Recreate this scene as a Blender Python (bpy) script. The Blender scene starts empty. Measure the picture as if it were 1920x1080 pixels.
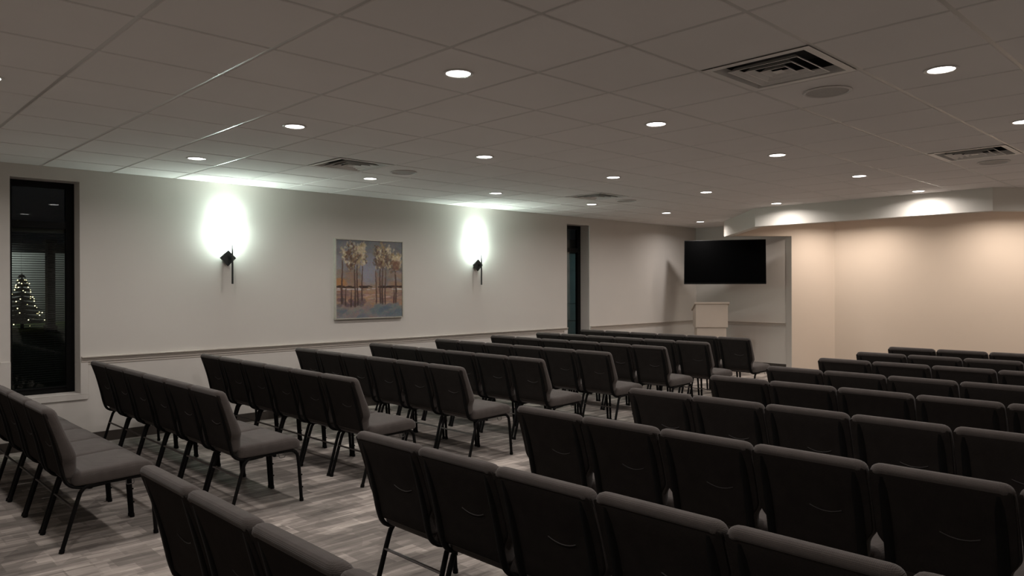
import bpy, bmesh, math, random
from mathutils import Vector, Matrix
import numpy as np
SC = bpy.context.scene
COL = SC.collection
rnd = random.Random(7)
PI = math.pi

# ------------------------------------------------------------------ camera
CAM_POS = (8.247, 0.0, 1.548)
F_PX = 1392.62
YAW, PITCH, ROLL = (math.radians(a) for a in (43.9478, -0.1277, 0.1441))
cam_d = bpy.data.cameras.new('camera')
cam_d.sensor_width = 36.0
cam_d.lens = F_PX / 1920 * 36.0
cam_d.clip_start = 0.02
cam_d.clip_end = 200
cam = bpy.data.objects.new('camera', cam_d)
COL.objects.link(cam)
_f = Vector((-math.cos(YAW), math.sin(YAW), 0)); _r = Vector((math.sin(YAW), math.cos(YAW), 0)); _d = Vector((0, 0, -1))
_f2 = math.cos(PITCH) * _f + math.sin(PITCH) * (-_d); _d2 = math.cos(PITCH) * _d + math.sin(PITCH) * _f
_r3 = math.cos(ROLL) * _r + math.sin(ROLL) * _d2; _d3 = -math.sin(ROLL) * _r + math.cos(ROLL) * _d2
_m = Matrix((_r3, -_d3, -_f2)).transposed().to_4x4()
_m.translation = Vector(CAM_POS)
cam.matrix_world = _m
SC.camera = cam

# ------------------------------------------------------------------ world, exposure, lamp strengths
w = bpy.data.worlds.new('night'); SC.world = w; w.use_nodes = True
w.node_tree.nodes['Background'].inputs[0].default_value = (0.010, 0.013, 0.018, 1)
w.node_tree.nodes['Background'].inputs[1].default_value = 0.15
SC.view_settings.view_transform = 'Standard'
SC.view_settings.look = 'None'
SC.view_settings.exposure = 0.0
SC.view_settings.gamma = 1.0
SC.view_settings.use_curve_mapping = False
DOWN_W = 10.4          # each recessed downlight
STAGE_W = 14.4         # each downlight over the platform
SCONCE_W = 31.0       # each wall sconce
DOWN_COL = (1.0, 0.93, 0.885)
STAGE_COL = (1.0, 0.89, 0.785)
SCONCE_COL = (0.80, 1.0, 0.92)

# ------------------------------------------------------------------ material helpers
def lin(r, g, b):
    def c(v):
        v /= 255.0
        return v / 12.92 if v <= 0.04045 else ((v + 0.055) / 1.055) ** 2.4
    return (c(r), c(g), c(b), 1.0)

def mat(name, col, rough=0.6, metal=0.0, noise=None, bump=None, spec=0.5, coords='Object', sheen=0.0):
    """col linear rgba; noise=(scale, amount) colour variation; bump=(scale, strength, dist)"""
    m = bpy.data.materials.new(name); m.use_nodes = True
    nt = m.node_tree; b = nt.nodes['Principled BSDF']
    b.inputs['Base Color'].default_value = col
    b.inputs['Roughness'].default_value = rough
    b.inputs['Metallic'].default_value = metal
    b.inputs['Specular IOR Level'].default_value = spec
    if sheen:
        b.inputs['Sheen Weight'].default_value = sheen
        b.inputs['Sheen Roughness'].default_value = 0.5
    tc = nt.nodes.new('ShaderNodeTexCoord')
    if noise:
        n = nt.nodes.new('ShaderNodeTexNoise'); n.inputs['Scale'].default_value = noise[0]; n.inputs['Detail'].default_value = 4
        nt.links.new(tc.outputs[coords], n.inputs['Vector'])
        r = nt.nodes.new('ShaderNodeMapRange')
        r.inputs['From Min'].default_value = 0.3; r.inputs['From Max'].default_value = 0.7
        r.inputs['To Min'].default_value = 1 - noise[1]; r.inputs['To Max'].default_value = 1 + noise[1]
        nt.links.new(n.outputs['Fac'], r.inputs['Value'])
        mx = nt.nodes.new('ShaderNodeVectorMath'); mx.operation = 'SCALE'
        mx.inputs[0].default_value = col[:3]
        nt.links.new(r.outputs['Result'], mx.inputs['Scale'])
        nt.links.new(mx.outputs['Vector'], b.inputs['Base Color'])
    if bump:
        n2 = nt.nodes.new('ShaderNodeTexNoise'); n2.inputs['Scale'].default_value = bump[0]; n2.inputs['Detail'].default_value = 3
        nt.links.new(tc.outputs[coords], n2.inputs['Vector'])
        bp = nt.nodes.new('ShaderNodeBump'); bp.inputs['Strength'].default_value = bump[1]; bp.inputs['Distance'].default_value = bump[2]
        nt.links.new(n2.outputs['Fac'], bp.inputs['Height'])
        nt.links.new(bp.outputs['Normal'], b.inputs['Normal'])
    return m

def emit_mat(name, col, strength):
    m = bpy.data.materials.new(name); m.use_nodes = True
    nt = m.node_tree; b = nt.nodes['Principled BSDF']
    b.inputs['Base Color'].default_value = (0.8, 0.8, 0.8, 1)
    b.inputs['Emission Color'].default_value = (*col[:3], 1)
    b.inputs['Emission Strength'].default_value = strength
    n = nt.nodes.new('ShaderNodeTexNoise'); n.inputs['Scale'].default_value = 400
    r = nt.nodes.new('ShaderNodeMapRange'); r.inputs['To Min'].default_value = 0.45; r.inputs['To Max'].default_value = 0.55
    nt.links.new(n.outputs['Fac'], r.inputs['Value']); nt.links.new(r.outputs['Result'], b.inputs['Roughness'])
    return m

M = {}
M['wall'] = mat('greige_wall_paint', (0.595, 0.56, 0.522, 1), 0.85, noise=(1.2, 0.02), bump=(240, 0.06, 0.002), spec=0.2)
M['beige'] = mat('warm_beige_wall_paint', (0.65, 0.548, 0.462, 1), 0.85, noise=(1.0, 0.02), bump=(240, 0.06, 0.002), spec=0.2)
M['soffit'] = mat('white_soffit_paint', (0.66, 0.63, 0.58, 1), 0.8, noise=(1.0, 0.015), bump=(240, 0.05, 0.002), spec=0.2)
M['trim'] = mat('taupe_trim_paint', (0.47, 0.42, 0.375, 1), 0.45, noise=(3, 0.02))
M['base'] = mat('dark_brown_vinyl_base', (0.045, 0.036, 0.030, 1), 0.5, noise=(5, 0.1))
M['tile'] = mat('mineral_fibre_ceiling_tile', (0.78, 0.735, 0.71, 1), 0.95, noise=(1.6, 0.02), bump=(160, 0.25, 0.003), spec=0.1)
M['tbar'] = mat('painted_ceiling_tee', (0.55, 0.52, 0.49, 1), 0.32, noise=(4, 0.03))
M['white_metal'] = mat('white_enamelled_steel', (0.72, 0.68, 0.65, 1), 0.4, noise=(6, 0.04))
M['grey_metal'] = mat('grey_enamelled_steel', (0.6, 0.565, 0.54, 1), 0.45, noise=(6, 0.06))
M['duct'] = mat('dark_duct_interior', (0.010, 0.010, 0.010, 1), 0.8, noise=(6, 0.2))
M['grille'] = mat('speaker_grille_cloth', (0.42, 0.395, 0.375, 1), 0.7, noise=(300, 0.15))
M['black'] = mat('black_powder_coat', (0.005, 0.0048, 0.0047, 1), 0.6, noise=(20, 0.15), bump=(300, 0.05, 0.001), spec=0.10)
M['bar'] = mat('dark_brown_bar', (0.030, 0.021, 0.017, 1), 0.5, noise=(20, 0.15))
M['hook'] = mat('dull_wire', (0.06, 0.055, 0.05, 1), 0.6, noise=(20, 0.15))
M['iron'] = mat('black_wrought_iron', (0.010, 0.012, 0.011, 1), 0.5, noise=(60, 0.3), bump=(90, 0.4, 0.003))
M['frame'] = mat('black_anodised_window_frame', (0.003, 0.003, 0.003, 1), 0.5, noise=(12, 0.1), spec=0.15)
M['screen'] = mat('black_screen_glass', (0.0008, 0.0008, 0.0009, 1), 0.7, noise=(3, 0.1), spec=0.02)
M['plastic'] = mat('black_plastic', (0.002, 0.002, 0.002, 1), 0.5, noise=(30, 0.1), spec=0.2)
M['lectern'] = mat('cream_painted_lectern', (0.52, 0.44, 0.375, 1), 0.5, noise=(4, 0.03))
M['silver'] = mat('brushed_silver_moulding', (0.50, 0.48, 0.42, 1), 0.38, 0.6, noise=(30, 0.08))
M['lens'] = emit_mat('lit_downlight_lens', (1.0, 0.97, 0.93), 9.0)
M['slens'] = emit_mat('lit_warm_lens', (1.0, 0.85, 0.65), 9.0)
M['slat'] = mat('dark_blind_slat', (0.016, 0.016, 0.015, 1), 0.5, noise=(40, 0.1))
M['bulb'] = emit_mat('lit_fairy_bulb', (1.0, 0.80, 0.42), 9.0)
M['fir'] = mat('dark_fir_needles', (0.012, 0.022, 0.012, 1), 0.8, noise=(8, 0.4))
M['bark'] = mat('dark_bark', (0.02, 0.015, 0.01, 1), 0.9, noise=(14, 0.4))
M['lawn'] = mat('night_lawn', (0.09, 0.125, 0.03, 1), 0.95, noise=(3, 0.4))
M['siding'] = mat('grey_exterior_render', (0.42, 0.42, 0.395, 1), 0.9, noise=(0.6, 0.15))
M['bluewall'] = mat('grey_blue_exterior_block', (0.20, 0.27, 0.28, 1), 0.9, noise=(3, 0.15))
M['path'] = mat('concrete_footpath', (0.10, 0.10, 0.09, 1), 0.9, noise=(4, 0.2))

# fabric: dark brown grey woven upholstery
def fabric(name, col, spec=0.15, sheen=0.12):
    m = mat(name, col, 0.95, noise=(14, 0.10), spec=spec, sheen=sheen)
    nt = m.node_tree; b = nt.nodes['Principled BSDF']
    tc = nt.nodes.new('ShaderNodeTexCoord')
    wv = nt.nodes.new('ShaderNodeTexWave'); wv.wave_type = 'BANDS'; wv.bands_direction = 'X'
    wv.inputs['Scale'].default_value = 70; wv.inputs['Distortion'].default_value = 1.2; wv.inputs['Detail'].default_value = 1
    w2 = nt.nodes.new('ShaderNodeTexWave'); w2.bands_direction = 'Z'; w2.inputs['Scale'].default_value = 70; w2.inputs['Distortion'].default_value = 1.2
    for q in (wv, w2): nt.links.new(tc.outputs['Object'], q.inputs['Vector'])
    ad = nt.nodes.new('ShaderNodeMath'); ad.operation = 'ADD'
    nt.links.new(wv.outputs['Fac'], ad.inputs[0]); nt.links.new(w2.outputs['Fac'], ad.inputs[1])
    bp = nt.nodes.new('ShaderNodeBump'); bp.inputs['Strength'].default_value = 0.35; bp.inputs['Distance'].default_value = 0.0015
    nt.links.new(ad.outputs[0], bp.inputs['Height']); nt.links.new(bp.outputs['Normal'], b.inputs['Normal'])
    return m
M['fabric'] = fabric('dark_taupe_woven_upholstery', (0.073, 0.062, 0.057, 1))
M['back'] = fabric('shade_darkened_rear_cloth', (0.022, 0.0188, 0.0172, 1), 0.04, 0.0)  # base colour lowered to carry the shade on the chair backs
M['welt'] = mat('dark_pocket_welt', (0.033, 0.028, 0.026, 1), 0.7, noise=(40, 0.1))

# carpet tiles: long planks of uneven greys with streaks
def carpet():
    m = bpy.data.materials.new('patchwork_carpet_tile'); m.use_nodes = True
    nt = m.node_tree; b = nt.nodes['Principled BSDF']; L = nt.links.new
    b.inputs['Roughness'].default_value = 0.98; b.inputs['Specular IOR Level'].default_value = 0.1
    tc = nt.nodes.new('ShaderNodeTexCoord')
    def mapping(scale, rot=0, loc=(0, 0, 0)):
        mp = nt.nodes.new('ShaderNodeMapping'); mp.inputs['Scale'].default_value = scale
        mp.inputs['Rotation'].default_value = (0, 0, rot); mp.inputs['Location'].default_value = loc
        L(tc.outputs['Object'], mp.inputs['Vector']); return mp
    def brick(w, h, rot, loc):
        mp = mapping((1, 1, 1), rot, loc)
        br = nt.nodes.new('ShaderNodeTexBrick')
        br.inputs['Color1'].default_value = (0, 0, 0, 1); br.inputs['Color2'].default_value = (1, 1, 1, 1)
        br.inputs['Scale'].default_value = 1; br.inputs['Brick Width'].default_value = w; br.inputs['Row Height'].default_value = h
        br.inputs['Mortar Size'].default_value = 0; br.offset = 0.37; br.inputs['Bias'].default_value = 0
        L(mp.outputs[0], br.inputs['Vector']); return br
    a = brick(0.52, 0.11, PI / 2, (0, 0, 0)); c = brick(0.23, 0.17, PI / 2, (0.13, 0.31, 0)); e = brick(0.33, 0.045, PI / 2, (0.07, 0.11, 0))
    mp = mapping((26, 2.2, 1)); n = nt.nodes.new('ShaderNodeTexNoise'); n.inputs['Scale'].default_value = 1.0; n.inputs['Detail'].default_value = 5; n.inputs['Roughness'].default_value = 0.65
    L(mp.outputs[0], n.inputs['Vector'])
    mp2 = mapping((0.9, 0.9, 1)); n2 = nt.nodes.new('ShaderNodeTexNoise'); n2.inputs['Scale'].default_value = 1.0; n2.inputs['Detail'].default_value = 3
    L(mp2.outputs[0], n2.inputs['Vector'])
    def mul(x, k):
        q = nt.nodes.new('ShaderNodeMath'); q.operation = 'MULTIPLY'; q.inputs[1].default_value = k; L(x, q.inputs[0]); return q.outputs[0]
    def add(x, y):
        q = nt.nodes.new('ShaderNodeMath'); q.operation = 'ADD'; L(x, q.inputs[0]); L(y, q.inputs[1]); return q.outputs[0]
    def cells(sx, sy, loc):
        mp_ = mapping((sx, sy, 1), 0, loc); v = nt.nodes.new('ShaderNodeTexVoronoi'); v.voronoi_dimensions = '2D'; v.distance = 'CHEBYCHEV'; v.inputs['Scale'].default_value = 1
        v.inputs['Randomness'].default_value = 0.85
        L(mp_.outputs[0], v.inputs['Vector']); sp = nt.nodes.new('ShaderNodeSeparateColor'); L(v.outputs['Color'], sp.inputs[0]); return sp.outputs[0]
    v1 = cells(7.5, 2.1, (0.3, 0.1, 0)); v2 = cells(3.2, 4.6, (1.7, 0.4, 0)); v3 = cells(22, 3.0, (0.9, 2.2, 0))
    s = add(add(mul(a.outputs['Color'], 0.20), mul(c.outputs['Color'], 0.17)), mul(e.outputs['Color'], 0.08))
    s = add(s, add(mul(v1, 0.13), add(mul(v2, 0.10), mul(v3, 0.10))))
    s = add(s, add(mul(n.outputs['Fac'], 0.45), mul(n2.outputs['Fac'], 0.25)))
    cr = nt.nodes.new('ShaderNodeValToRGB')
    el = cr.color_ramp.elements
    el[0].position = 0.38; el[0].color = (0.075, 0.066, 0.060, 1)
    el[1].position = 1.05; el[1].color = (0.52, 0.46, 0.415, 1)
    k = el.new(0.72); k.color = (0.205, 0.182, 0.165, 1)
    L(s, cr.inputs['Fac']); L(cr.outputs['Color'], b.inputs['Base Color'])
    n3 = nt.nodes.new('ShaderNodeTexNoise'); n3.inputs['Scale'].default_value = 260; L(tc.outputs['Object'], n3.inputs['Vector'])
    bp = nt.nodes.new('ShaderNodeBump'); bp.inputs['Strength'].default_value = 0.5; bp.inputs['Distance'].default_value = 0.004
    L(n3.outputs['Fac'], bp.inputs['Height']); L(bp.outputs['Normal'], b.inputs['Normal'])
    return m
M['carpet'] = carpet()

def glass_mat():
    m = bpy.data.materials.new('window_pane_glass'); m.use_nodes = True
    nt = m.node_tree; L = nt.links.new
    for n in list(nt.nodes):
        if n.type == 'BSDF_PRINCIPLED': nt.nodes.remove(n)
    out = [n for n in nt.nodes if n.type == 'OUTPUT_MATERIAL'][0]
    t = nt.nodes.new('ShaderNodeBsdfTransparent'); t.inputs[0].default_value = (0.80, 0.84, 0.82, 1)
    g = nt.nodes.new('ShaderNodeBsdfGlossy'); g.inputs['Roughness'].default_value = 0.01
    fr = nt.nodes.new('ShaderNodeFresnel'); ge = nt.nodes.new('ShaderNodeNewGeometry'); io = nt.nodes.new('ShaderNodeMapRange'); io.inputs['To Min'].default_value = 1.4; io.inputs['To Max'].default_value = 1 / 1.4
    L(ge.outputs['Backfacing'], io.inputs['Value']); L(io.outputs['Result'], fr.inputs[0])
    mx = nt.nodes.new('ShaderNodeMixShader')
    L(fr.outputs[0], mx.inputs[0]); L(t.outputs[0], mx.inputs[1]); L(g.outputs[0], mx.inputs[2]); L(mx.outputs[0], out.inputs[0])
    return m
M['glass'] = glass_mat()

# ------------------------------------------------------------------ mesh helpers
def box(bm, x0, x1, y0, y1, z0, z1):
    v = [bm.verts.new((x, y, z)) for z in (z0, z1) for y in (y0, y1) for x in (x0, x1)]
    for f in ((0, 2, 3, 1), (4, 5, 7, 6), (0, 1, 5, 4), (2, 6, 7, 3), (0, 4, 6, 2), (1, 3, 7, 5)):
        bm.faces.new([v[i] for i in f])

def prism(bm, pts, z0, z1):
    """vertical prism over an XY outline"""
    n = len(pts)
    lo = [bm.verts.new((p[0], p[1], z0)) for p in pts]; hi = [bm.verts.new((p[0], p[1], z1)) for p in pts]
    bm.faces.new(lo[::-1]); bm.faces.new(hi)
    for i in range(n): bm.faces.new((lo[i], lo[(i + 1) % n], hi[(i + 1) % n], hi[i]))

def wall_seg(bm, p, q, th, z0, z1):
    """wall between two XY points; thickness th to the left of p->q"""
    p, q = Vector(p), Vector(q); d = (q - p).normalized(); n = Vector((-d.y, d.x)) * th
    prism(bm, [p, q, q + n, p + n], z0, z1)

def tube(bm, path, r, seg=10, flat=1.0, cap=True):
    """round tube along a polyline; r a number or a list"""
    P = [Vector(p) for p in path]; n = len(P)
    R = r if isinstance(r, (list, tuple)) else [r] * n
    T = []
    for i in range(n):
        a = P[max(i - 1, 0)]; b = P[min(i + 1, n - 1)]
        T.append((b - a).normalized())
    ref = Vector((1, 0, 0)) if abs(T[0].x) < 0.9 else Vector((0, 1, 0))
    u = (ref - T[0] * ref.dot(T[0])).normalized()
    rings = []
    for i in range(n):
        u = (u - T[i] * u.dot(T[i])).normalized(); v = T[i].cross(u)
        rings.append([bm.verts.new(P[i] + R[i] * (math.cos(2 * PI * k / seg) * u + flat * math.sin(2 * PI * k / seg) * v)) for k in range(seg)])
    for i in range(n - 1):
        for k in range(seg):
            bm.faces.new((rings[i][k], rings[i][(k + 1) % seg], rings[i + 1][(k + 1) % seg], rings[i + 1][k]))
    if cap: bm.faces.new(rings[0][::-1]); bm.faces.new(rings[-1])

def lathe(bm, prof, seg=32, center=(0, 0, 0), close=False):
    """profile of (r, z) about Z"""
    cx, cy, cz = center; rings = []
    for r, z in prof:
        if r < 1e-6: rings.append([bm.verts.new((cx, cy, cz + z))])
        else: rings.append([bm.verts.new((cx + r * math.cos(2 * PI * k / seg), cy + r * math.sin(2 * PI * k / seg), cz + z)) for k in range(seg)])
    if close: rings.append(rings[0])
    for a, b in zip(rings, rings[1:]):
        for k in range(seg):
            k2 = (k + 1) % seg
            if len(a) == 1 and len(b) == 1: continue
            if len(a) == 1: bm.faces.new((a[0], b[k2], b[k]))
            elif len(b) == 1: bm.faces.new((a[k], a[k2], b[0]))
            else: bm.faces.new((a[k], a[k2], b[k2], b[k]))

def smooth_path(pts, rad, n=6):
    """round the corners of a polyline"""
    P = [Vector(p) for p in pts]; out = [P[0]]
    for i in range(1, len(P) - 1):
        r = rad[i - 1] if isinstance(rad, (list, tuple)) else rad
        a = P[i] + (P[i - 1] - P[i]).normalized() * r; b = P[i] + (P[i + 1] - P[i]).normalized() * r
        for k in range(n + 1):
            t = k / n; out.append((1 - t) ** 2 * a + 2 * t * (1 - t) * P[i] + t * t * b)
    out.append(P[-1]); return out

def finish(bm, name, m, parent=None, smooth=None, bevel=None):
    bmesh.ops.recalc_face_normals(bm, faces=bm.faces[:])
    if bevel:
        bmesh.ops.bevel(bm, geom=[e for e in bm.edges if len(e.link_faces) == 2 and e.calc_face_angle(0) > 0.6], offset=bevel, segments=2, profile=0.6, affect='EDGES')
    me = bpy.data.meshes.new(name)
    if smooth is not None:
        for f in bm.faces: f.smooth = True
        for e in bm.edges:
            if len(e.link_faces) == 2 and e.calc_face_angle(0) > smooth: e.smooth = False
    bm.to_mesh(me); bm.free()
    me.materials.append(m)
    o = bpy.data.objects.new(name, me); COL.objects.link(o)
    if parent: o.parent = parent
    return o

def tag(o, label, cat, group=None, kind=None):
    o['label'] = label; o['category'] = cat
    if group: o['group'] = group
    if kind: o['kind'] = kind
    return o

def thing(name, label, cat, loc=(0, 0, 0), rz=0, group=None):
    o = bpy.data.objects.new(name, None); COL.objects.link(o)
    o.empty_display_size = 0.1
    o.location = loc; o.rotation_euler = (0, 0, rz)
    return tag(o, label, cat, group)

def struct(name, bm, m, smooth=None, bevel=None, parent=None):
    o = finish(bm, name, m, parent, smooth, bevel)
    if not parent: o['kind'] = 'structure'
    return o

def dup(root, loc, rz, label):
    r = root.copy(); COL.objects.link(r); r.location = loc; r.rotation_euler = (0, 0, rz); r['label'] = label
    for ch in list(root.children):
        c = ch.copy(); COL.objects.link(c); c.parent = r
        for g in ch.children:
            d = g.copy(); COL.objects.link(d); d.parent = c
    return r

# ------------------------------------------------------------------ the room
RX, Y0, YF, ZC = 8.45, -1.3, 13.13, 2.714       # right wall, back wall, front wall, ceiling
YS = 13.65                                       # stage back wall
T = 0.616
GX, GY = 5.12 + T / 2, 2.61 + T / 2              # one crossing of the ceiling grid
W1 = (1.44, 2.02, 0.49, 2.59)                    # windows: y0 y1 z0 z1
W2 = (9.22, 9.795, 0.49, 2.585)
WT = 0.26

bm = bmesh.new(); box(bm, -0.02, RX + 0.1, Y0 - 0.1, YS + 0.2, -0.06, 0.0); struct('floor', bm, M['carpet'])

bm = bmesh.new()
ys = [Y0 - 0.1, W1[0], W1[1], W2[0], W2[1], YF + 0.1]
box(bm, -WT, 0, ys[0], ys[1], 0, ZC + 0.1); box(bm, -WT, 0, ys[2], ys[3], 0, ZC + 0.1); box(bm, -WT, 0, ys[4], ys[5], 0, ZC + 0.1)
for a in (W1, W2):
    box(bm, -WT, 0, a[0], a[1], 0, a[2]); box(bm, -WT, 0, a[0], a[1], a[3], ZC + 0.1)
struct('wall_left', bm, M['wall'])
bm = bmesh.new(); box(bm, RX, RX + 0.1, Y0 - 0.1, YS + 0.3, 0, ZC + 0.1); struct('wall_right', bm, M['wall'])
bm = bmesh.new(); box(bm, 0, RX, Y0 - 0.1, Y0, 0, ZC + 0.1); struct('wall_back', bm, M['wall'])

# front: alcove walls each side (greige), splayed platform walls (beige)
JL = (2.03, 13.08); KL = (2.575, YS)
CX = 4.245
mir = lambda p: (2 * CX - p[0], p[1])
bm = bmesh.new()
box(bm, -0.1, 1.93, YF, YF + 0.1, 0, ZC + 0.1); box(bm, 2 * CX - 1.93, RX, YF, YF + 0.1, 0, ZC + 0.1)
struct('wall_front', bm, M['wall'])
# jambs: the end of each splayed wall, facing the room
bm = bmesh.new()
prism(bm, [(1.905, YF + 0.02), (1.905, 13.12), JL, (2.10, 13.16), (1.98, YF + 0.10)], 0, 2.46)
prism(bm, [mir(p) for p in [(1.905, YF + 0.02), (1.905, 13.12), JL, (2.10, 13.16), (1.98, YF + 0.10)]], 0, 2.46)
struct('trim_1', bm, M['wall'])
bm = bmesh.new()
wall_seg(bm, JL, KL, 0.10, 0, ZC); wall_seg(bm, mir(KL), mir(JL), 0.10, 0, ZC)
box(bm, KL[0] - 0.15, mir(KL)[0] + 0.15, YS, YS + 0.1, 0, ZC + 0.1)
struct('wall_stage', bm, M['beige'])

# bulkhead hanging round the platform: three white facets, beige inner headers
SA, SB, SCR = (1.235, 12.10), (2.74, 10.39), (5.85, 10.275)
SD = (2 * CX - 1.235 - 0.05, 12.0)
ZS = 2.437
bm = bmesh.new()
def offset_line(pts, t):
    """offset a polyline to its left by t with mitred corners"""
    P = [Vector(p) for p in pts]; out = []
    N = []
    for a, b in zip(P, P[1:]):
        d = (b - a).normalized(); N.append(Vector((-d.y, d.x)))
    for i, p in enumerate(P):
        if i == 0: out.append(p + N[0] * t)
        elif i == len(P) - 1: out.append(p + N[-1] * t)
        else:
            n = (N[i - 1] + N[i]).normalized(); out.append(p + n * (t / n.dot(N[i])))
    return out
outer = [SA, SB, SCR, SD]
inner = offset_line(outer, 0.115)
for i in range(3):
    prism(bm, [outer[i], outer[i + 1], inner[i + 1], inner[i]], ZS, ZC)
struct('trim_2', bm, M['soffit'])
bm = bmesh.new()
def header(p, q, th):
    wall_seg(bm, p, q, th, ZS + 0.015, ZC)
header((SA[0] + 0.02, SA[1] + 0.02), (JL[0] + 0.01, JL[1] + 0.01), 0.10)
header((mir(JL)[0] - 0.01, JL[1] + 0.01), (SD[0] - 0.02, SD[1] + 0.02), 0.10)
struct('trim_3', bm, M['beige'])

# ceiling: lay-in tiles with bevelled edges (one mesh) over a recessed tee grid
bm = bmesh.new()
gap, drop = 0.0095, 0.005
i0 = int(math.floor((0 - GX) / T)); i1 = int(math.ceil((RX - GX) / T)); j0 = int(math.floor((Y0 - GY) / T)); j1 = int(math.ceil((YS - GY) / T))
holes = []
VENTS = [(6.352, 3.842), (6.352, 7.538), (2.04, 3.842), (2.04, 7.538)]
for i in range(i0, i1):
    for j in range(j0, j1):
        xa, xb = GX + i * T + gap, GX + (i + 1) * T - gap; ya, yb = GY + j * T + gap, GY + (j + 1) * T - gap
        if any(abs((xa + xb) / 2 - v[0]) < 0.1 and abs((ya + yb) / 2 - v[1]) < 0.1 for v in VENTS): continue
        xa, xb = max(xa, 0.0), min(xb, RX); ya, yb = max(ya, Y0), min(yb, YS)
        if xb - xa < 0.03 or yb - ya < 0.03: continue
        e = 0.004
        top = [bm.verts.new(p) for p in ((xa, ya, ZC + drop), (xb, ya, ZC + drop), (xb, yb, ZC + drop), (xa, yb, ZC + drop))]
        bot = [bm.verts.new(p) for p in ((xa + e, ya + e, ZC), (xb - e, ya + e, ZC), (xb - e, yb - e, ZC), (xa + e, yb - e, ZC))]
        bm.faces.new(bot)
        for k in range(4): bm.faces.new((top[k], top[(k + 1) % 4], bot[(k + 1) % 4], bot[k]))
struct('ceiling', bm, M['tile'])
bm = bmesh.new()
hz = ZC + drop
for i in range(i0, i1 + 1):
    x = GX + i * T
    if -0.01 < x < RX: box(bm, x - 0.012, x + 0.012, Y0, YS, hz - 0.0015, hz + 0.02)
for j in range(j0, j1 + 1):
    y = GY + j * T
    if Y0 < y < YS: box(bm, 0, RX, y - 0.012, y + 0.012, hz - 0.001, hz + 0.019)
struct('trim_4', bm, M['tbar'])
bm = bmesh.new(); box(bm, -WT, RX + 0.1, Y0 - 0.1, YS + 0.2, ZC + 0.32, ZC + 0.40); struct('ceiling_deck', bm, M['duct'])

# chair rail, casing, baseboard
def rail(bm, p, q, z, out):
    """moulded rail from p to q; out = unit XY vector off the wall"""
    prof = [(0, 0), (0.008, 0.001), (0.012, 0.010), (0.010, 0.016), (0.015, 0.022), (0.017, 0.036), (0.034, 0.047), (0.036, 0.056), (0.030, 0.060), (0, 0.060)]
    p, q, n = Vector(p), Vector(q), Vector(out)
    A = [bm.verts.new((p.x + n.x * d, p.y + n.y * d, z + h)) for d, h in prof]; B = [bm.verts.new((q.x + n.x * d, q.y + n.y * d, z + h)) for d, h in prof]
    for k in range(len(prof) - 1): bm.faces.new((A[k], A[k + 1], B[k + 1], B[k]))
    bm.faces.new(A); bm.faces.new(B[::-1])
    # thin bead under the rail
ZR = 0.803
bm = bmesh.new()
CW = 0.085
for a, b in ((Y0, W1[0] - CW), (W1[1] + 0.01, W2[0] - 0.01), (W2[1] + 0.02, YF)):
    rail(bm, (0, a), (0, b), ZR, (1, 0)); box(bm, 0, 0.006, a + 0.0, b, ZR - 0.020, ZR - 0.012)
rail(bm, (0, YF), (1.905, YF), ZR, (0, -1)); box(bm, 0, 1.905, YF - 0.006, YF, ZR - 0.020, ZR - 0.012)
struct('trim_5', bm, M['trim'])
bm = bmesh.new()
for a in (W1, W2):
    box(bm, 0, 0.012, a[0] - CW, a[0], a[2], ZR + 0.05); box(bm, 0, 0.012, a[1], a[1] + CW * 0.8, a[2], ZR)
    box(bm, 0, 0.014, a[0] - CW, a[1] + CW * 0.8, a[2] - 0.05, a[2] - 0.001)
    box(bm, -0.199, 0.012, a[0] + 0.002, a[1] - 0.002, a[2], a[2] + 0.011)
struct('trim_6', bm, M['wall'], bevel=0.002)
bm = bmesh.new(); box(bm, 0, 0.008, Y0, YF, 0, 0.10); struct('baseboard_left', bm, M['base'], bevel=0.003)
bm = bmesh.new(); box(bm, 0, 1.905, YF - 0.008, YF, 0, 0.10); struct('baseboard_front', bm, M['base'], bevel=0.003)

# windows ----------------------------------------------------------------
def window(name, a):
    x1, x0 = -0.20, -0.255
    fw = 0.075
    bm = bmesh.new()
    y0, y1, z0, z1 = a[0], a[1], a[2] + 0.012, a[3]
    box(bm, x0, x1, y0, y0 + 0.05, z0, z1); box(bm, x0, x1, y1 - fw, y1, z0, z1)
    box(bm, x0, x1, y0 + 0.05, y1 - fw, z0, z0 + 0.05); box(bm, x0, x1, y0 + 0.05, y1 - fw, z1 - 0.06, z1)
    box(bm, x0, x1, y0 + 0.05, y1 - fw, 2.13, 2.20)
    fr = struct(name, bm, M['frame'], bevel=0.003)
    bm = bmesh.new(); box(bm, -0.232, -0.226, y0 + 0.045, y1 - fw + 0.005, 2.195, z1 - 0.055); finish(bm, 'upper_pane', M['glass'], fr)
    bm = bmesh.new(); box(bm, -0.232, -0.226, y0 + 0.045, y1 - fw + 0.005, z0 + 0.045, 2.135); finish(bm, 'lower_pane', M['glass'], fr)
    bm = bmesh.new(); box(bm, x1, x1 + 0.014, y0 + 0.05, y1 - fw, z0 + 0.052, z0 + 0.066); finish(bm, 'glazing_bead', M['plastic'], fr)
    return fr
window('window_1', W1); window('window_2', W2)

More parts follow.
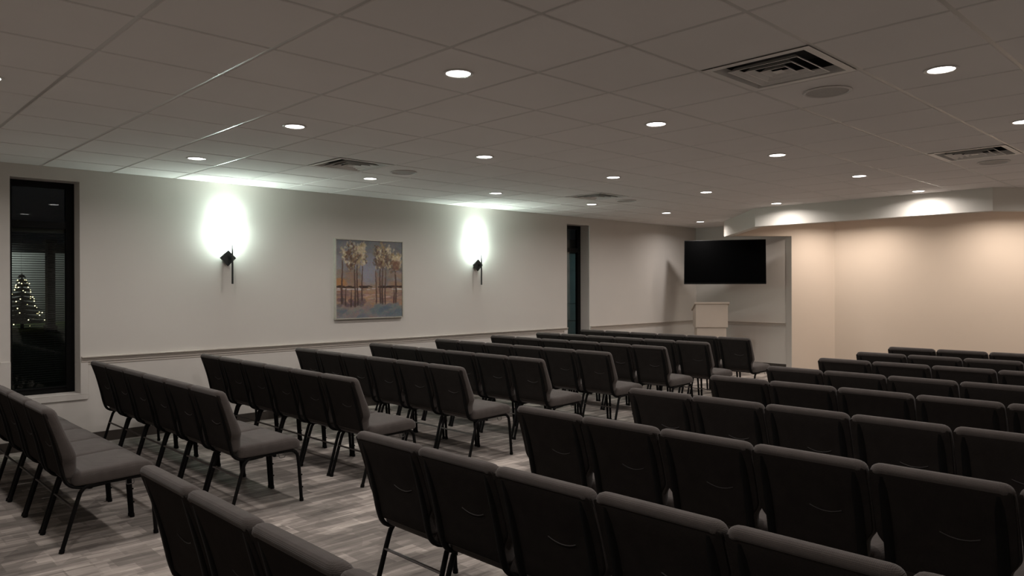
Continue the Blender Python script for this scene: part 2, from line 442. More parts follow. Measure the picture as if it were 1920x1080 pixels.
# blind outside-face of window 1 (between frame and dark): thin horizontal slats
bl = thing('window_blind', 'thin dark horizontal slat blind in the narrow window nearest the camera', 'blind', (-0.262, (W1[0] + W1[1]) / 2, W1[2] + 0.1))
bm = bmesh.new()
zz = W1[2] + 0.12
k = 0
while zz < 2.09:
    y0, y1 = -0.24, 0.215
    v = [bm.verts.new((x, y, zz - (W1[2] + 0.1) + dz)) for (x, dz) in ((-0.026, 0.004), (-0.014, 0.0065), (-0.002, 0.0)) for y in (y0, y1)]
    bm.faces.new((v[0], v[1], v[3], v[2])); bm.faces.new((v[2], v[3], v[5], v[4]))
    zz += 0.0225
finish(bm, 'slats', M['slat'], bl)
bm = bmesh.new(); box(bm, -0.03, -0.002, -0.25, 0.22, 2.09 - W1[2] - 0.1, 2.13 - W1[2] - 0.1); finish(bm, 'head_rail', M['slat'], bl)
for yy in (-0.15, 0.13):
    bm = bmesh.new(); tube(bm, [(-0.014, yy, 0), (-0.014, yy, 2.09 - W1[2] - 0.1)], 0.001, 6); finish(bm, 'ladder_cord', M['slat'], bl)

# outdoors --------------------------------------------------------------
bm = bmesh.new(); box(bm, -45, -0.30, -12, 45, -0.2, -0.02); struct('lawn', bm, M['lawn'])
bm = bmesh.new(); box(bm, -33, -31.2, 4.9, 24, -0.02, 3.12); struct('wall_outside', bm, M['siding'])
bm = bmesh.new(); box(bm, -33, -30.4, 4.5, 24, 3.12, 3.5); struct('roof_outside', bm, M['frame'])
bm = bmesh.new()
for k in range(6): box(bm, -3.4, -3.0, 9.5, 22, k * 0.385, k * 0.385 + 0.358)
box(bm, -3.36, -3.04, 9.52, 21.9, 0, 2.30)
struct('wall_neighbour', bm, M['bluewall'])
bm = bmesh.new(); box(bm, -3.5, -2.9, 9.4, 22.1, 2.30, 2.6); struct('eave_neighbour', bm, M['frame'])
bm = bmesh.new(); box(bm, -22.7, -22.3, 6.46, 6.70, -0.02, 3.2); box(bm, -22.75, -22.25, 6.41, 6.75, -0.02, 0.18); box(bm, -22.75, -22.25, 6.41, 6.75, 3.1, 3.25)
tag(finish(bm, 'porch_post', M['frame'], bevel=0.01), 'dark square porch post seen through the window beside the lit fir tree', 'post')
tr = thing('christmas_tree', 'small dark fir tree outside, seen through the narrow window on the left', 'tree', (-25.2, 6.22, -0.02))
bm = bmesh.new()
for lev in range(11):
    zb = 0.22 + lev * 0.172; R = 0.80 * (1 - lev / 11.6) + 0.05
    nb = max(7, int(22 - lev * 1.4))
    for q in range(nb):
        a = 2 * PI * q / nb + lev * 0.37 + rnd.uniform(-.1, .1); rr = R * rnd.uniform(0.82, 1.08)
        tip = Vector((rr * math.cos(a), rr * math.sin(a), zb - 0.05 * rnd.random())); root = Vector((0, 0, zb + 0.16))
        side = Vector((-math.sin(a), math.cos(a), 0)) * (0.05 + R * 0.13)
        mid = root.lerp(tip, 0.6); up = Vector((0, 0, 0.035))
        t0, m1, m2, t1, mu = (bm.verts.new(c) for c in (root, mid + side, mid - side, tip, mid + up))
        md = bm.verts.new(mid - up)
        for f in ((t0, m1, mu), (m1, t1, mu), (t1, m2, mu), (m2, t0, mu), (t0, md, m1), (m1, md, t1), (t1, md, m2), (m2, md, t0)): bm.faces.new(f)
finish(bm, 'foliage', M['fir'], tr)
bm = bmesh.new(); tube(bm, [(0, 0, 0), (0, 0, 1.2), (0, 0, 2.12)], [0.06, 0.04, 0.01], 8); finish(bm, 'trunk', M['bark'], tr)
sl = thing('string_lights', 'string of small warm lights wound round the dark fir tree', 'string lights', (-25.2, 6.22, -0.02))
wire = []; bulbs = []
for q in range(64):
    t = (q + 0.5) / 64; z = 0.15 + 1.72 * t ** 1.1; R = 0.86 * (1 - z / 2.2) + 0.06
    a = t * 2 * PI * 9.3 + rnd.uniform(-.5, .5); R *= rnd.uniform(0.72, 1.08)
    p = Vector((R * math.cos(a), R * math.sin(a), z + rnd.uniform(-.10, .10))); bulbs.append(p); wire.append(p)
bm = bmesh.new(); tube(bm, wire, 0.004, 4); finish(bm, 'wire', M['fir'], sl)
bm = bmesh.new(); bmesh.ops.create_icosphere(bm, subdivisions=1, radius=0.020); b0 = finish(bm, 'bulb', M['bulb'], sl); b0.location = bulbs[0] + Vector((0, 0, 0.02))
for p in bulbs[1:]:
    c = b0.copy(); COL.objects.link(c); c.parent = sl; c.location = p
def lamp(name, kind, energy, col, loc, size=0.1, rot=None, parent=None, **kw):
    d = bpy.data.lights.new(name, kind); d.energy = energy; d.color = col
    if kind == 'AREA': d.shape = 'DISK'; d.size = size
    else: d.shadow_soft_size = size
    for k, v in kw.items(): setattr(d, k, v)
    o = bpy.data.objects.new(name, d); COL.objects.link(o); o.location = loc
    if rot: o.rotation_euler = rot
    if parent: o.parent = parent
    return o
lamp('porch_lamp', 'POINT', 80, (0.92, 0.97, 0.95), (-29.6, 6.70, 2.9), 0.12)
lamp('yard_lamp', 'POINT', 11, (0.72, 0.97, 1.0), (-1.7, 13.4, 1.6), 0.1)

# ------------------------------------------------------------------ ceiling fixtures
def make_downlight(lens, energy, col, spread):
    t = thing('downlight', '', 'ceiling light', group='recessed ceiling downlights')
    bm = bmesh.new()
    lathe(bm, [(0.065, 0.0), (0.081, -0.001), (0.085, -0.003), (0.081, -0.0055), (0.068, -0.005), (0.065, 0.0)], 40)
    finish(bm, 'trim_ring', M['white_metal'], t, 0.6)
    bm = bmesh.new()
    lathe(bm, [(0.0, -0.0035), (0.045, -0.0033), (0.0665, -0.002)], 40); finish(bm, 'lens', lens, t, 0.6)
    o = lamp('lamp_light', 'AREA', energy, col, (0, 0, -0.010), 0.12, None, t, spread=spread)
    return t
ORD = ['first', 'second', 'third', 'fourth', 'fifth', 'sixth']
dl0 = make_downlight(M['lens'], DOWN_W, DOWN_COL, math.radians(162))
xs = [1.424, 3.272, 5.12, 6.968]
rows = ['line nearest the sconce wall', 'second line from the sconce wall', 'third line from the sconce wall', 'line farthest from the sconce wall']
ysl = [0.762, 2.61, 4.458, 6.306, 8.154, 10.002]
first = True
for xi, x in enumerate(xs):
    for yi, y in enumerate(ysl):
        # count from the camera, only lights that show in the photo
        vis = yi - 1 if xi < 3 else yi - 2
        if xi == 3 and yi > 3: lab = 'lit round downlight right of the platform, %s from the front' % ORD[5 - yi]
        elif vis < 0: lab = 'lit round downlight over the back of the room, %s' % rows[xi]
        else: lab = 'lit round downlight, %s from the camera in %s' % (ORD[vis], rows[xi])
        if first: dl0.location = (x, y, ZC); dl0['label'] = lab; first = False
        else: dup(dl0, (x, y, ZC), 0, lab)
dup(dl0, (0.90, 11.84, ZC), 0, 'lit round downlight by itself in the corner above the wall television')
dup(dl0, (2 * CX - 0.90, 11.84, ZC), 0, 'lit round downlight by itself in the front right corner')
sd = make_downlight(M['slens'], STAGE_W, STAGE_COL, math.radians(162)); sd['group'] = 'warm downlights over the platform'
for n, (x, y) in enumerate([(2.72, 12.80), (3.40, 12.92), (5.09, 12.92), (5.74, 12.75)]):
    lab = 'warm downlight over the platform behind the white bulkhead, %s from the left' % ORD[n]
    if n == 0: sd.location = (x, y, ZC); sd['label'] = lab
    else: dup(sd, (x, y, ZC), 0, lab)

def make_vent():
    t = thing('ceiling_vent', '', 'vent', group='square ceiling air diffusers')
    h = 0.2975
    def ring(bm, r0, z0, r1, z1, th=0.0015):
        a = [bm.verts.new((sx * r0, sy * r0, z0)) for sx, sy in ((-1, -1), (1, -1), (1, 1), (-1, 1))]
        b = [bm.verts.new((sx * r1, sy * r1, z1)) for sx, sy in ((-1, -1), (1, -1), (1, 1), (-1, 1))]
        c = [bm.verts.new((v.co.x, v.co.y, v.co.z + th)) for v in a]; d = [bm.verts.new((v.co.x, v.co.y, v.co.z + th)) for v in b]
        for k in range(4):
            k2 = (k + 1) % 4
            bm.faces.new((a[k], a[k2], b[k2], b[k])); bm.faces.new((c[k], d[k], d[k2], c[k2]))
            bm.faces.new((a[k], c[k], c[k2], a[k2])); bm.faces.new((b[k], b[k2], d[k2], d[k]))
    bm = bmesh.new(); ring(bm, h, -0.002, 0.255, -0.002); ring(bm, 0.255, -0.002, 0.247, 0.045); finish(bm, 'frame', M['white_metal'], t)
    for r in (0.190, 0.130, 0.070):
        bm = bmesh.new(); ring(bm, r, -0.008, r - 0.020, 0.012); ring(bm, r + 0.006, -0.009, r - 0.002, -0.008); finish(bm, 'louvre', M['white_metal'], t)
    bm = bmesh.new(); box(bm, -0.026, 0.026, -0.026, 0.026, -0.008, -0.005); finish(bm, 'centre_plate', M['white_metal'], t)
    bm = bmesh.new(); box(bm, -0.245, 0.245, -0.245, 0.245, 0.10, 0.11)
    for sx in (-1, 1):
        box(bm, sx * 0.245, sx * 0.25, -0.25, 0.25, 0.04, 0.11); box(bm, -0.25, 0.25, sx * 0.245, sx * 0.25, 0.04, 0.11)
    finish(bm, 'duct_box', M['duct'], t)
    return t
v0 = make_vent()
VL = ['square air diffuser, the big one in the ceiling nearest the camera', 'square air diffuser at the right edge, nearest the platform', 'square air diffuser above the painting wall', 'small square air diffuser in the ceiling near the far window']
for n, (x, y) in enumerate(VENTS):
    if n == 0: v0.location = (x, y, ZC); v0['label'] = VL[0]
    else: dup(v0, (x, y, ZC), 0, VL[n])
def make_speaker():
    t = thing('ceiling_speaker', '', 'speaker', group='round ceiling speakers')
    bm = bmesh.new(); lathe(bm, [(0.118, -0.001), (0.133, -0.001), (0.137, -0.005), (0.132, -0.010), (0.122, -0.010), (0.118, -0.001)], 48); finish(bm, 'rim', M['grey_metal'], t, 0.6)
    bm = bmesh.new(); lathe(bm, [(0.0, -0.0085), (0.08, -0.0075), (0.120, -0.004)], 48); finish(bm, 'grille', M['grille'], t, 0.6)
    return t
s0 = make_speaker()
SL = ['round flush ceiling speaker beside the large near air diffuser', 'round flush ceiling speaker beside the air diffuser at the right edge', 'round flush ceiling speaker beside the air diffuser above the painting', 'faint round ceiling speaker beside the air diffuser near the far window']
for n, (x, y) in enumerate(VENTS):
    p = (x, y + T, ZC)
    if n == 0: s0.location = p; s0['label'] = SL[0]
    else: dup(s0, p, 0, SL[n])

# ------------------------------------------------------------------ sconces
def make_sconce(y, z, label):
    t = thing('wall_sconce', label, 'sconce', (0, y, z), 0, 'black iron wall sconces')
    bm = bmesh.new()
    r = 0.092
    pts = [(0.022, r * math.cos(a), r * math.sin(a)) for a in (0, PI / 2, PI, 3 * PI / 2)]
    A = [bm.verts.new((0.050, p[1], p[2])) for p in pts]; B = [bm.verts.new((0.066, p[1] * 0.97, p[2] * 0.97)) for p in pts]; C = [bm.verts.new((0.046, p[1] * 0.9, p[2] * 0.9)) for p in pts]
    for k in range(4):
        k2 = (k + 1) % 4
        bm.faces.new((A[k], A[k2], B[k2], B[k])); bm.faces.new((A[k2], A[k], C[k], C[k2]))
    bm.faces.new(B); bm.faces.new(C[::-1])
    finish(bm, 'diamond_plate', M['iron'], t)
    bm = bmesh.new(); tube(bm, [(0.104, 0.030, -0.29), (0.104, 0.030, 0.02), (0.104, 0.030, 0.145)], [0.011, 0.010, 0.0055], 10); finish(bm, 'rod', M['iron'], t, 0.7)
    bm = bmesh.new(); box(bm, 0.0, 0.047, -0.035, 0.035, -0.035, 0.0); box(bm, 0.06, 0.106, 0.020, 0.040, -0.014, 0.014); finish(bm, 'bracket', M['iron'], t)
    bm = bmesh.new(); lathe(bm, [(0.0, 0.0), (0.020, 0.0), (0.024, 0.012), (0.024, 0.04), (0.021, 0.04), (0.021, 0.014), (0.0, 0.010)], 24, (0.022, 0.0, 0.0)); 
    finish(bm, 'lamp_cup', M['iron'], t, 0.7)
    bm = bmesh.new(); lathe(bm, [(0.0, 0.038), (0.018, 0.038), (0.018, 0.12), (0.030, 0.18), (0.038, 0.26), (0.040, 0.36), (0.0, 0.362)], 28, (0.046, 0.0, 0.05))
    finish(bm, 'glass_shade', M['shade'], t, 0.7)
    lamp('lamp_light', 'AREA', SCONCE_UP, SCONCE_COL, (0.046, 0.0, 0.425), 0.075, (PI, 0, 0), t)
    return t
SCONCE_UP = 5.0
M['shade'] = emit_mat('lit_frosted_glass', SCONCE_COL, SCONCE_W * 4.3)
make_sconce(3.482, 1.873, 'black diamond sconce with thin rod, glowing left of the framed painting')
make_sconce(7.199, 1.862, 'black diamond sconce with thin rod, glowing between the painting and far window')

# ------------------------------------------------------------------ painting
def painting():
    t = thing('framed_painting', 'square framed painting of slim autumn trees hanging on the left wall', 'painting', (0, 5.362, 1.645))
    hw, hh = 0.515, 0.51
    bm = bmesh.new()
    fw = 0.014
    for a, b, c, d in ((-hw, -hw + fw, -hh, hh), (hw - fw, hw, -hh, hh), (-hw + fw, hw - fw, -hh, -hh + fw), (-hw + fw, hw - fw, hh - fw, hh)):
        box(bm, 0.0, 0.045, a, b, c, d)
    finish(bm, 'frame', M['silver'], t, bevel=0.002)
    bm = bmesh.new(); box(bm, 0.004, 0.022, -hw + fw, hw - fw, -hh + fw, hh - fw); finish(bm, 'backing', M['plastic'], t)
    N = 180
    img = np.zeros((N, N, 3))
    S, Tt = np.meshgrid(np.linspace(0, 1, N), np.linspace(0, 1, N))     # s right, t up
    R = random.Random(3)
    def c(*v): return np.array(v, float)
    sky_top, sky_mid, sky_low = c(116, 120, 124), c(142, 140, 146), c(150, 130, 116)
    gr_hi, gr_mid, gr_low = c(152, 124, 104), c(144, 120, 108), c(122, 118, 122)
    def mix(a, b, k): return a + (b - a) * np.clip(k, 0, 1)[..., None]
    sky = mix(np.broadcast_to(sky_low, img.shape), np.broadcast_to(sky_mid, img.shape), (Tt - .40) / .22); sky = mix(sky, np.broadcast_to(sky_top, img.shape), (Tt - .66) / .3)
    gr = mix(np.broadcast_to(gr_low, img.shape), np.broadcast_to(gr_mid, img.shape), Tt / .16); gr = mix(gr, np.broadcast_to(gr_hi, img.shape), (Tt - .16) / .16)
    img[:] = np.where((Tt > .39)[..., None], sky, gr)
    def dab(s, t, rs, rt, col, al=0.8, ang=0.0):
        ds, dt = S - s, Tt - t
        u = ds * math.cos(ang) + dt * math.sin(ang); v = -ds * math.sin(ang) + dt * math.cos(ang)
        k = np.clip(1.35 - np.sqrt((u / rs) ** 2 + (v / rt) ** 2), 0, 0.35) / 0.35 * al
        img[:] = img + (np.array(col, float) - img) * k[..., None]
    for _ in range(150): dab(R.random(), R.uniform(.42, 1), R.uniform(.03, .09), R.uniform(.02, .06), np.array([118, 116, 118]) + R.uniform(-18, 18), .35, R.uniform(-.6, .6))
    for _ in range(60): dab(R.uniform(0, 1), R.uniform(.40, .60), R.uniform(.03, .08), R.uniform(.02, .05), (150 + R.uniform(-12, 14), 118, 92), .3)
    for _ in range(14): dab(R.uniform(0, .12), R.uniform(.41, .49), .05, .025, (172, 122, 76), .45)
    for _ in range(30): dab(R.uniform(.38, .56), R.uniform(.45, .80), .04, .06, (142, 142, 156), .35)
    for _ in range(150): dab(R.random(), R.uniform(.15, .36), R.uniform(.03, .10), R.uniform(.008, .02), R.choice([(160, 118, 88), (138, 100, 92), (158, 134, 112), (118, 92, 92), (176, 132, 96)]), .45)
    for _ in range(130): dab(R.random(), R.uniform(0, .18), R.uniform(.02, .07), R.uniform(.01, .03), R.choice([(108, 106, 116), (130, 112, 108), (92, 102, 112), (138, 118, 112), (120, 124, 116)]), .5, R.uniform(-.5, .9))
    for _ in range(40): dab(R.uniform(.55, 1), R.uniform(.02, .16), R.uniform(.03, .07), R.uniform(.012, .03), R.choice([(84, 98, 112), (98, 112, 116)]), .5)
    for _ in range(46): dab(R.random(), .397 + R.uniform(-.008, .016), R.uniform(.02, .06), .008, (62, 46, 38), .75)
    for _ in range(20): dab(R.uniform(0, .62) if R.random() < .7 else R.uniform(.85, 1), .372 + R.uniform(-.012, .008), R.uniform(.02, .06), .006, (188, 182, 180), .8)
    for _ in range(10): dab(R.uniform(.35, .8), R.uniform(.24, .30), .04, .006, (190, 160, 146), .6)
    for _ in range(26): dab(R.uniform(.04, .42), R.uniform(.16, .24), .03, .02, (92, 76, 78), .5)
    trunks = [(.085, .20, .72, .012), (.140, .18, .38, .006), (.215, .16, .34, .009), (.270, .16, .72, .011), (.308, .18, .74, .011), (.380, .24, .70, .008), (.590, .20, .60, .007), (.655, .20, .72, .011), (.690, .19, .66, .011), (.735, .19, .62, .008), (.868, .20, .40, .008), (.895, .20, .62, .009), (.905, .34, .60, .007)]
    for s, a, b, wd in trunks:
        n = 26
        for k in range(n):
            tv_ = a + (b - a) * k / (n - 1)
            dab(s + R.uniform(-.003, .003) + .006 * math.sin(tv_ * 9 + s * 20), tv_, wd * (1.15 - .6 * k / n), .022, (70 + 28 * k / n, 52 + 22 * k / n, 48 + 14 * k / n), .7)
    pale = [(216, 202, 172), (204, 188, 150), (190, 172, 132), (196, 180, 158)]
    mid_ = [(164, 144, 112), (148, 130, 104), (176, 150, 104), (140, 128, 112)]
    dark = [(112, 84, 66), (98, 72, 60), (124, 98, 82), (92, 82, 78)]
    def crown(cs, ct, rs, rt, n):
        for _ in range(n // 7):
            a = R.uniform(0, 2 * PI); q = math.sqrt(R.random()) * 0.92
            hx, hy = cs + rs * q * math.cos(a), ct + rt * q * math.sin(a)
            lightness = 0.45 + 0.35 * (hx - cs) / rs + 0.35 * (hy - ct) / rt + R.uniform(-.5, .5)
            fam = pale if lightness > .62 else mid_ if lightness > .28 else dark
            for _ in range(11):
                dab(hx + R.gauss(0, .020), hy + R.gauss(0, .026), R.uniform(.006, .017), R.uniform(.006, .020), np.array(R.choice(fam)) + R.uniform(-10, 10), .55, R.uniform(-1, 1))
    for a in ((.10, .80, .045, .11, 46), (.20, .80, .07, .17, 110), (.27, .84, .07, .15, 110), (.39, .82, .055, .17, 120), (.33, .80, .06, .14, 70), (.62, .80, .055, .17, 120), (.70, .82, .06, .17, 130), (.80, .77, .055, .14, 110), (.92, .75, .075, .13, 130), (.86, .72, .05, .10, 60)): crown(*a)
    for _ in range(26): dab(R.uniform(.86, .96), R.uniform(.63, .74), .016, .02, (122, 84, 68), .4)
    g_ = img.mean(2, keepdims=True); img = (g_ + (img - g_) * 0.88) * 1.05 + 2
    img = np.clip(img + np.random.RandomState(1).normal(0, 6, img.shape), 0, 255) / 255.0
    li = np.where(img <= .04045, img / 12.92, ((img + .055) / 1.055) ** 2.4)
    me = bpy.data.meshes.new('canvas')
    q = hw - fw - 0.001; p = hh - fw - 0.001
    vs = [(0.034 + 0.0008 * R.random(), -q + 2 * q * j / (N - 1), -p + 2 * p * i / (N - 1)) for i in range(N) for j in range(N)]
    fs = [(i * N + j, i * N + j + 1, (i + 1) * N + j + 1, (i + 1) * N + j) for i in range(N - 1) for j in range(N - 1)]
    me.from_pydata(vs, [], fs)
    at = me.color_attributes.new('paint', 'FLOAT_COLOR', 'POINT')
    at.data.foreach_set('color', np.concatenate([li.reshape(-1, 3), np.ones((N * N, 1))], 1).astype(np.float32).ravel())
    m = mat('oil_paint_canvas', (1, 1, 1, 1), 0.6, bump=(60, 0.3, 0.002), spec=0.3)
    nt = m.node_tree; ca = nt.nodes.new('ShaderNodeVertexColor'); ca.layer_name = 'paint'
    nt.links.new(ca.outputs['Color'], nt.nodes['Principled BSDF'].inputs['Base Color'])
    me.materials.append(m)
    o = bpy.data.objects.new('canvas', me); COL.objects.link(o); o.parent = t
painting()

# ------------------------------------------------------------------ television on a corner bracket
tv = thing('television', 'large black wall television angled across the front left corner, switched off', 'television', (1.14, 12.27, 1.985), 0)
TH, TW = 0.412, 0.722
def tilt(o): o.rotation_euler = (math.radians(-11), 0, math.radians(30)); return o
bm = bmesh.new(); box(bm, -TW, TW, -0.02, 0.02, -TH, TH); box(bm, -0.42, 0.42, 0.02, 0.06, -0.28, 0.18); tilt(finish(bm, 'housing', M['plastic'], tv, bevel=0.004))
bm = bmesh.new(); box(bm, -TW + 0.012, TW - 0.012, -0.0225, -0.019, -TH + 0.018, TH - 0.012); tilt(finish(bm, 'screen', M['screen'], tv))
bm = bmesh.new()
c3, s3 = math.cos(math.radians(30)), math.sin(math.radians(30))
def rot3(*pts): return [(x * c3 - y * s3, x * s3 + y * c3) for x, y in pts]
prism(bm, rot3((-0.2, 0.055), (0.2, 0.055), (0.2, 0.072), (-0.2, 0.072)), -0.14, 0.14)
prism(bm, rot3((-0.03, 0.07), (0.03, 0.07), (0.03, 0.955), (-0.03, 0.955)), -0.03, 0.03)
box(bm, 0.50 - 1.14, 0.80 - 1.14, 13.105 - 12.27, YF - 0.001 - 12.27, -0.12, 0.12)
finish(bm, 'wall_bracket', M['plastic'], tv)

# ------------------------------------------------------------------ lectern
lc = thing('lectern', 'cream painted lectern with slanted top in the corner below the television', 'lectern', (0.99, 12.02, 0), math.radians(40))
bm = bmesh.new()
def slope_box(bm, x0, x1, y0, y1, z0, zf, zb):
    v = [bm.verts.new(p) for p in ((x0, y0, z0), (x1, y0, z0), (x1, y1, z0), (x0, y1, z0), (x0, y0, zf), (x1, y0, zf), (x1, y1, zb), (x0, y1, zb))]
    for f in ((3, 2, 1, 0), (4, 5, 6, 7), (0, 1, 5, 4), (1, 2, 6, 5), (2, 3, 7, 6), (3, 0, 4, 7)): bm.faces.new([v[i] for i in f])
slope_box(bm, -0.282, 0.282, -0.19, 0.19, 0.80, 1.222, 1.10); finish(bm, 'upper_box', M['lectern'], lc, bevel=0.004)
bm = bmesh.new(); slope_box(bm, -0.258, 0.258, -0.165, 0.175, 0.06, 0.80, 0.80); finish(bm, 'pedestal', M['lectern'], lc, bevel=0.004)
bm = bmesh.new(); slope_box(bm, -0.30, 0.30, -0.205, 0.205, 0.0, 0.06, 0.06); finish(bm, 'plinth', M['lectern'], lc, bevel=0.004)
bm = bmesh.new()
v = []
for (y, z) in ((-0.215, 1.224), (-0.215, 1.256), (0.24, 1.118), (0.24, 1.086)):
    v.append((bm.verts.new((-0.308, y, z)), bm.verts.new((0.308, y, z))))
for k in range(4):
    k2 = (k + 1) % 4; bm.faces.new((v[k][0], v[k2][0], v[k2][1], v[k][1]))
bm.faces.new([a[0] for a in v]); bm.faces.new([a[1] for a in v][::-1])
finish(bm, 'reading_top', M['lectern'], lc, bevel=0.004)

# ------------------------------------------------------------------ chairs
def slab(bm, outline, prof, warp, dome=None):
    """cushion: closed outline of (a, b) points; prof = list of (inset, depth) rings from rear to front; warp maps (a, b, depth) to xyz"""
    n = len(outline); P = [Vector(p) for p in outline]; N = []
    for i in range(n):
        d = (P[(i + 1) % n] - P[i - 1]).normalized(); N.append(Vector((-d.y, d.x)))
    cen = sum(P, Vector((0, 0))) / n
    area = sum(P[i].x * P[(i + 1) % n].y - P[(i + 1) % n].x * P[i].y for i in range(n))
    if area < 0: N = [-v for v in N]
    rings = []
    for ins, dep in prof:
        rings.append([bm.verts.new(warp(p.x + nn.x * ins, p.y + nn.y * ins, dep)) for p, nn in zip(P, N)])
    for a, b in zip(rings, rings[1:]):
        for k in range(n): bm.faces.new((a[k], a[(k + 1) % n], b[(k + 1) % n], b[k]))
    def cap(ring, ins, dep, bulge):
        last = ring
        base = [p + nn * ins for p, nn in zip(P, N)]
        for s, g in ((0.72, 0.5), (0.42, 0.85)):
            nr = [bm.verts.new(warp(*(cen + (b - cen) * s), dep + bulge * g)) for b in base]
            for k in range(n): bm.faces.new((last[k], last[(k + 1) % n], nr[(k + 1) % n], nr[k]))
            last = nr
        c = bm.verts.new(warp(cen.x, cen.y, dep + bulge))
        for k in range(n): bm.faces.new((last[k], last[(k + 1) % n], c))
    b0, b1 = dome or (0, 0)
    cap(rings[0], prof[0][0], prof[0][1], b0); cap(rings[-1], prof[-1][0], prof[-1][1], b1)

def dense(pts, step=0.03):
    out = []
    for i in range(len(pts)):
        a, b = Vector(pts[i]), Vector(pts[(i + 1) % len(pts)]); k = max(1, int((b - a).length / step))
        out += [tuple(a.lerp(b, q / k)) for q in range(k)]
    return out

def round_poly(pts, rads, n=5):
    out = []
    L = len(pts)
    for i in range(L):
        p = Vector(pts[i]); a = Vector(pts[i - 1]); b = Vector(pts[(i + 1) % L]); r = rads[i]
        if r == 0: out.append(tuple(p)); continue
        s = p + (a - p).normalized() * r; e = p + (b - p).normalized() * r
        for k in range(n + 1):
            t = k / n; out.append(tuple((1 - t) ** 2 * s + 2 * t * (1 - t) * p + t * t * e))
    return out

BZ = 0.852
def recline(z):
    """rear face of the back: y as a function of height"""
    t = (BZ - z) / 0.44
    return -0.034 + 0.125 * t + 0.012 * math.sin(PI * min(max(t, 0), 1))

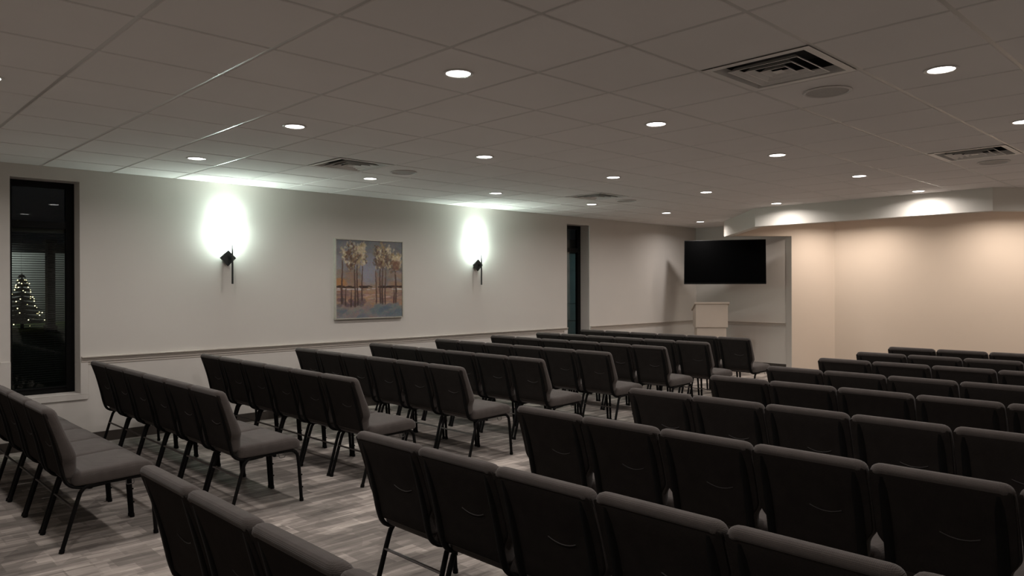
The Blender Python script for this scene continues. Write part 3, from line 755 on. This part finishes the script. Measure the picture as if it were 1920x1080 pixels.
def make_chair():
    t = thing('stacking_chair', '', 'chair', group='')
    # backrest: full width above, stepped in below
    hw = 0.2450; lw = 0.210
    ol = [(-lw + 0.004, 0.415), (lw - 0.004, 0.415), (lw, 0.502), (hw - 0.002, 0.549), (hw, 0.70), (hw - 0.004, BZ), (-hw + 0.004, BZ), (-hw, 0.70), (-hw + 0.002, 0.549), (-lw, 0.502)]
    ol = dense(round_poly(ol, [0.03, 0.03, 0.02, 0.02, 0.05, 0.042, 0.042, 0.05, 0.02, 0.02]), 0.025)
    def wb(a, b, dep):
        th = 1.0 + 0.28 * math.exp(-((b - 0.56) / 0.10) ** 2)
        if dep < 0.03 and b < 0.83:
            dep *= 1 - 0.75 * min(1, (0.83 - b) / 0.03)
        k = min(1, max(0, (b - 0.802) / 0.018)); k = k * k * (3 - 2 * k)
        return (a, recline(b) + dep * th - 0.013 * k * max(0, 1 - dep / 0.05), b)
    bm = bmesh.new()
    slab(bm, ol, [(0.040, 0.010), (0.030, 0.007), (0.018, 0.008), (0.006, 0.015), (0.0, 0.027), (0.0005, 0.042), (0.006, 0.055), (0.016, 0.064), (0.032, 0.069)], wb, (0.0, 0.006))
    finish(bm, 'backrest', M['fabric'], t, 1.2)
    # cloth panel closing the rear of the back, its colour darkened for shade
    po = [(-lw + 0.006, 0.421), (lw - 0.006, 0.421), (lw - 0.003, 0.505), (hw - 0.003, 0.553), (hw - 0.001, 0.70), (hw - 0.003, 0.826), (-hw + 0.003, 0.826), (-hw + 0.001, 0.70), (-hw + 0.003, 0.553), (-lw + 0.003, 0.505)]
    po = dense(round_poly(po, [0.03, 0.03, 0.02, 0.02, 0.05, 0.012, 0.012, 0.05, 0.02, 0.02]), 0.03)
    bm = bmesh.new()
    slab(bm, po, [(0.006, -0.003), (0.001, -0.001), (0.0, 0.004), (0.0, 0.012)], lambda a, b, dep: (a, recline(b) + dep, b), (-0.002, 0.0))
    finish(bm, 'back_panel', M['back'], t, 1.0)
    # pocket slit on the rear of the back
    bm = bmesh.new()
    pth = []
    for k in range(9):
        u = -1 + k / 4.0
        x = 0.060 + 0.068 * u; z = 0.622 - 0.016 * (1 - u * u)
        pth.append((x, recline(z) - 0.0055, z))
    tube(bm, pth, 0.0026, 6); finish(bm, 'card_pocket', M['welt'], t, 1.0)
    # seat cushion
    so = [(-0.232, 0.125), (0.232, 0.125), (0.2465, 0.30), (0.2465, 0.585), (-0.2465, 0.585), (-0.2465, 0.30)]
    so = dense(round_poly(so, [0.05, 0.05, 0.08, 0.05, 0.05, 0.08]), 0.04)
    def ws(a, b, dep):
        d = (b - 0.125) / 0.46
        z = 0.372 + dep * (1 - 0.10 * (1 - d)) * 1.10 + 0.016 * d
        if d > 0.78: z -= 0.040 * ((d - 0.78) / 0.22) ** 2 * (dep / 0.085)
        return (a, b, z)
    bm = bmesh.new()
    slab(bm, so, [(0.022, 0.0), (0.006, 0.004), (0.0, 0.016), (0.0, 0.052), (0.005, 0.070), (0.016, 0.080), (0.034, 0.085)], ws, (0.0, 0.010))
    finish(bm, 'seat', M['fabric'], t, 1.2)
    # uprights behind the back, curling forward under the seat
    for s in (-1, 1):
        p = [(s * 0.196, recline(0.81) + 0.008, 0.81), (s * 0.196, recline(0.60) - 0.004, 0.60), (s * 0.196, recline(0.44) - 0.006, 0.44), (s * 0.196, 0.108, 0.372), (s * 0.209, 0.20, 0.358), (s * 0.212, 0.30, 0.366)]
        bm = bmesh.new(); tube(bm, smooth_path(p, [0.05, 0.04, 0.045, 0.03], 4), 0.0195, 10, 0.56); finish(bm, 'back_upright', M['black'], t, 1.0)
    def foot(p):  # glide
        return p
    for s in (-1, 1):
        p = [(s * 0.2285, 0.066, 0.006), (s * 0.224, 0.150, 0.290), (s * 0.220, 0.178, 0.372), (s * 0.219, 0.28, 0.372)]
        bm = bmesh.new(); sp = smooth_path(p, [0.05, 0.055], 5); tube(bm, sp, 0.0125, 8)
        tube(bm, [(s * 0.2287, 0.0645, 0.0), (s * 0.2282, 0.070, 0.022)], 0.0155, 8)
        finish(bm, 'rear_leg', M['black'], t, 1.0)
        p = [(s * 0.2285, 0.588, 0.006), (s * 0.2225, 0.568, 0.30), (s * 0.219, 0.552, 0.378), (s * 0.219, 0.44, 0.376)]
        bm = bmesh.new(); sp = smooth_path(p, [0.05, 0.055], 5); tube(bm, sp, 0.0125, 8)
        tube(bm, [(s * 0.2287, 0.5885, 0.0), (s * 0.2282, 0.587, 0.022)], 0.0155, 8)
        for zz in (0.10, 0.19): tube(bm, [(s * 0.226, 0.592 - zz * 0.06, zz), (s * 0.226, 0.606 - zz * 0.06, zz)], 0.006, 6)
        finish(bm, 'front_leg', M['black'], t, 1.0)
    bm = bmesh.new()
    for s in (-1, 1): tube(bm, [(s * 0.219, 0.27, 0.372), (s * 0.219, 0.45, 0.376)], 0.012, 8)
    box(bm, -0.21, 0.21, 0.20, 0.225, 0.362, 0.378); box(bm, -0.21, 0.21, 0.48, 0.505, 0.366, 0.384)
    finish(bm, 'seat_frame', M['black'], t, 0.8)
    bm = bmesh.new(); z = 0.245; y = 0.134
    tube(bm, [(-0.2225, y, z), (0.2225, y, z)], 0.010, 8, 0.6); finish(bm, 'stretcher', M['bar'], t, 1.0)
    bm = bmesh.new()
    hk = smooth_path([(0.225, 0.46, 0.372), (0.233, 0.46, 0.338), (0.233, 0.415, 0.338), (0.225, 0.415, 0.372)], 0.012, 4)
    tube(bm, hk, 0.0028, 6); finish(bm, 'ganging_hook', M['hook'], t, 1.0)
    return t

NEAR = ['nearest', 'second nearest', 'third nearest', 'fourth nearest', 'fifth nearest', 'sixth nearest', 'third row from front', 'second row from front', 'front']
LY = [1.04, 2.04, 3.07, 4.15, 5.15, 6.18, 7.185, 8.12, 9.14]
FY = [0.988, 1.97, 3.06, 4.13, 5.16, 6.09, 7.13, 8.06, 8.96]
inv = _m.inverted()
def in_view(x, y):
    us, vs = [], []
    for dx in (-0.25, 0.25):
        for dy in (-0.03, 0.6):
            for z in (0, 0.4, 0.85):
                c = inv @ Vector((x + dx, y + dy, z))
                if c.z > -0.05: continue
                us.append(960 + F_PX * c.x / -c.z); vs.append(540 - F_PX * c.y / -c.z)
    if not us: return False
    return max(us) > 2 and min(us) < 1918 and min(vs) < 1076
chair0 = make_chair(); used = False
SEATS = ['on the centre aisle', 'second from the centre aisle', 'third from the centre aisle', 'fourth from the centre aisle', 'fifth from the centre aisle', 'sixth from the centre aisle']
jit = random.Random(11)
for side, ylist, x0, pitch in (('left', LY, 3.09, -0.4955), ('right', FY, 5.372, 0.4965)):
    for r, y in enumerate(ylist):
        for k in range(6):
            x = x0 + pitch * k
            if not in_view(x, y): continue
            seat = SEATS[k]
            if side == 'left' and k == 5: seat = 'at the wall end'
            row = NEAR[r] + ('' if 'row' in NEAR[r] else ' row')
            lab = 'dark upholstered chair %s, %s of %s seating block' % (seat, row, side)
            loc = (x + jit.uniform(-.0008, .0008), y + jit.uniform(-.004, .004), 0); rz = math.radians(jit.uniform(-.08, .08))
            if not used:
                chair0.location = loc; chair0.rotation_euler = (0, 0, rz); chair0['label'] = lab; c = chair0; used = True
            else: c = dup(chair0, loc, rz, lab)
            c['group'] = '%s seating block, %s' % (side, row)
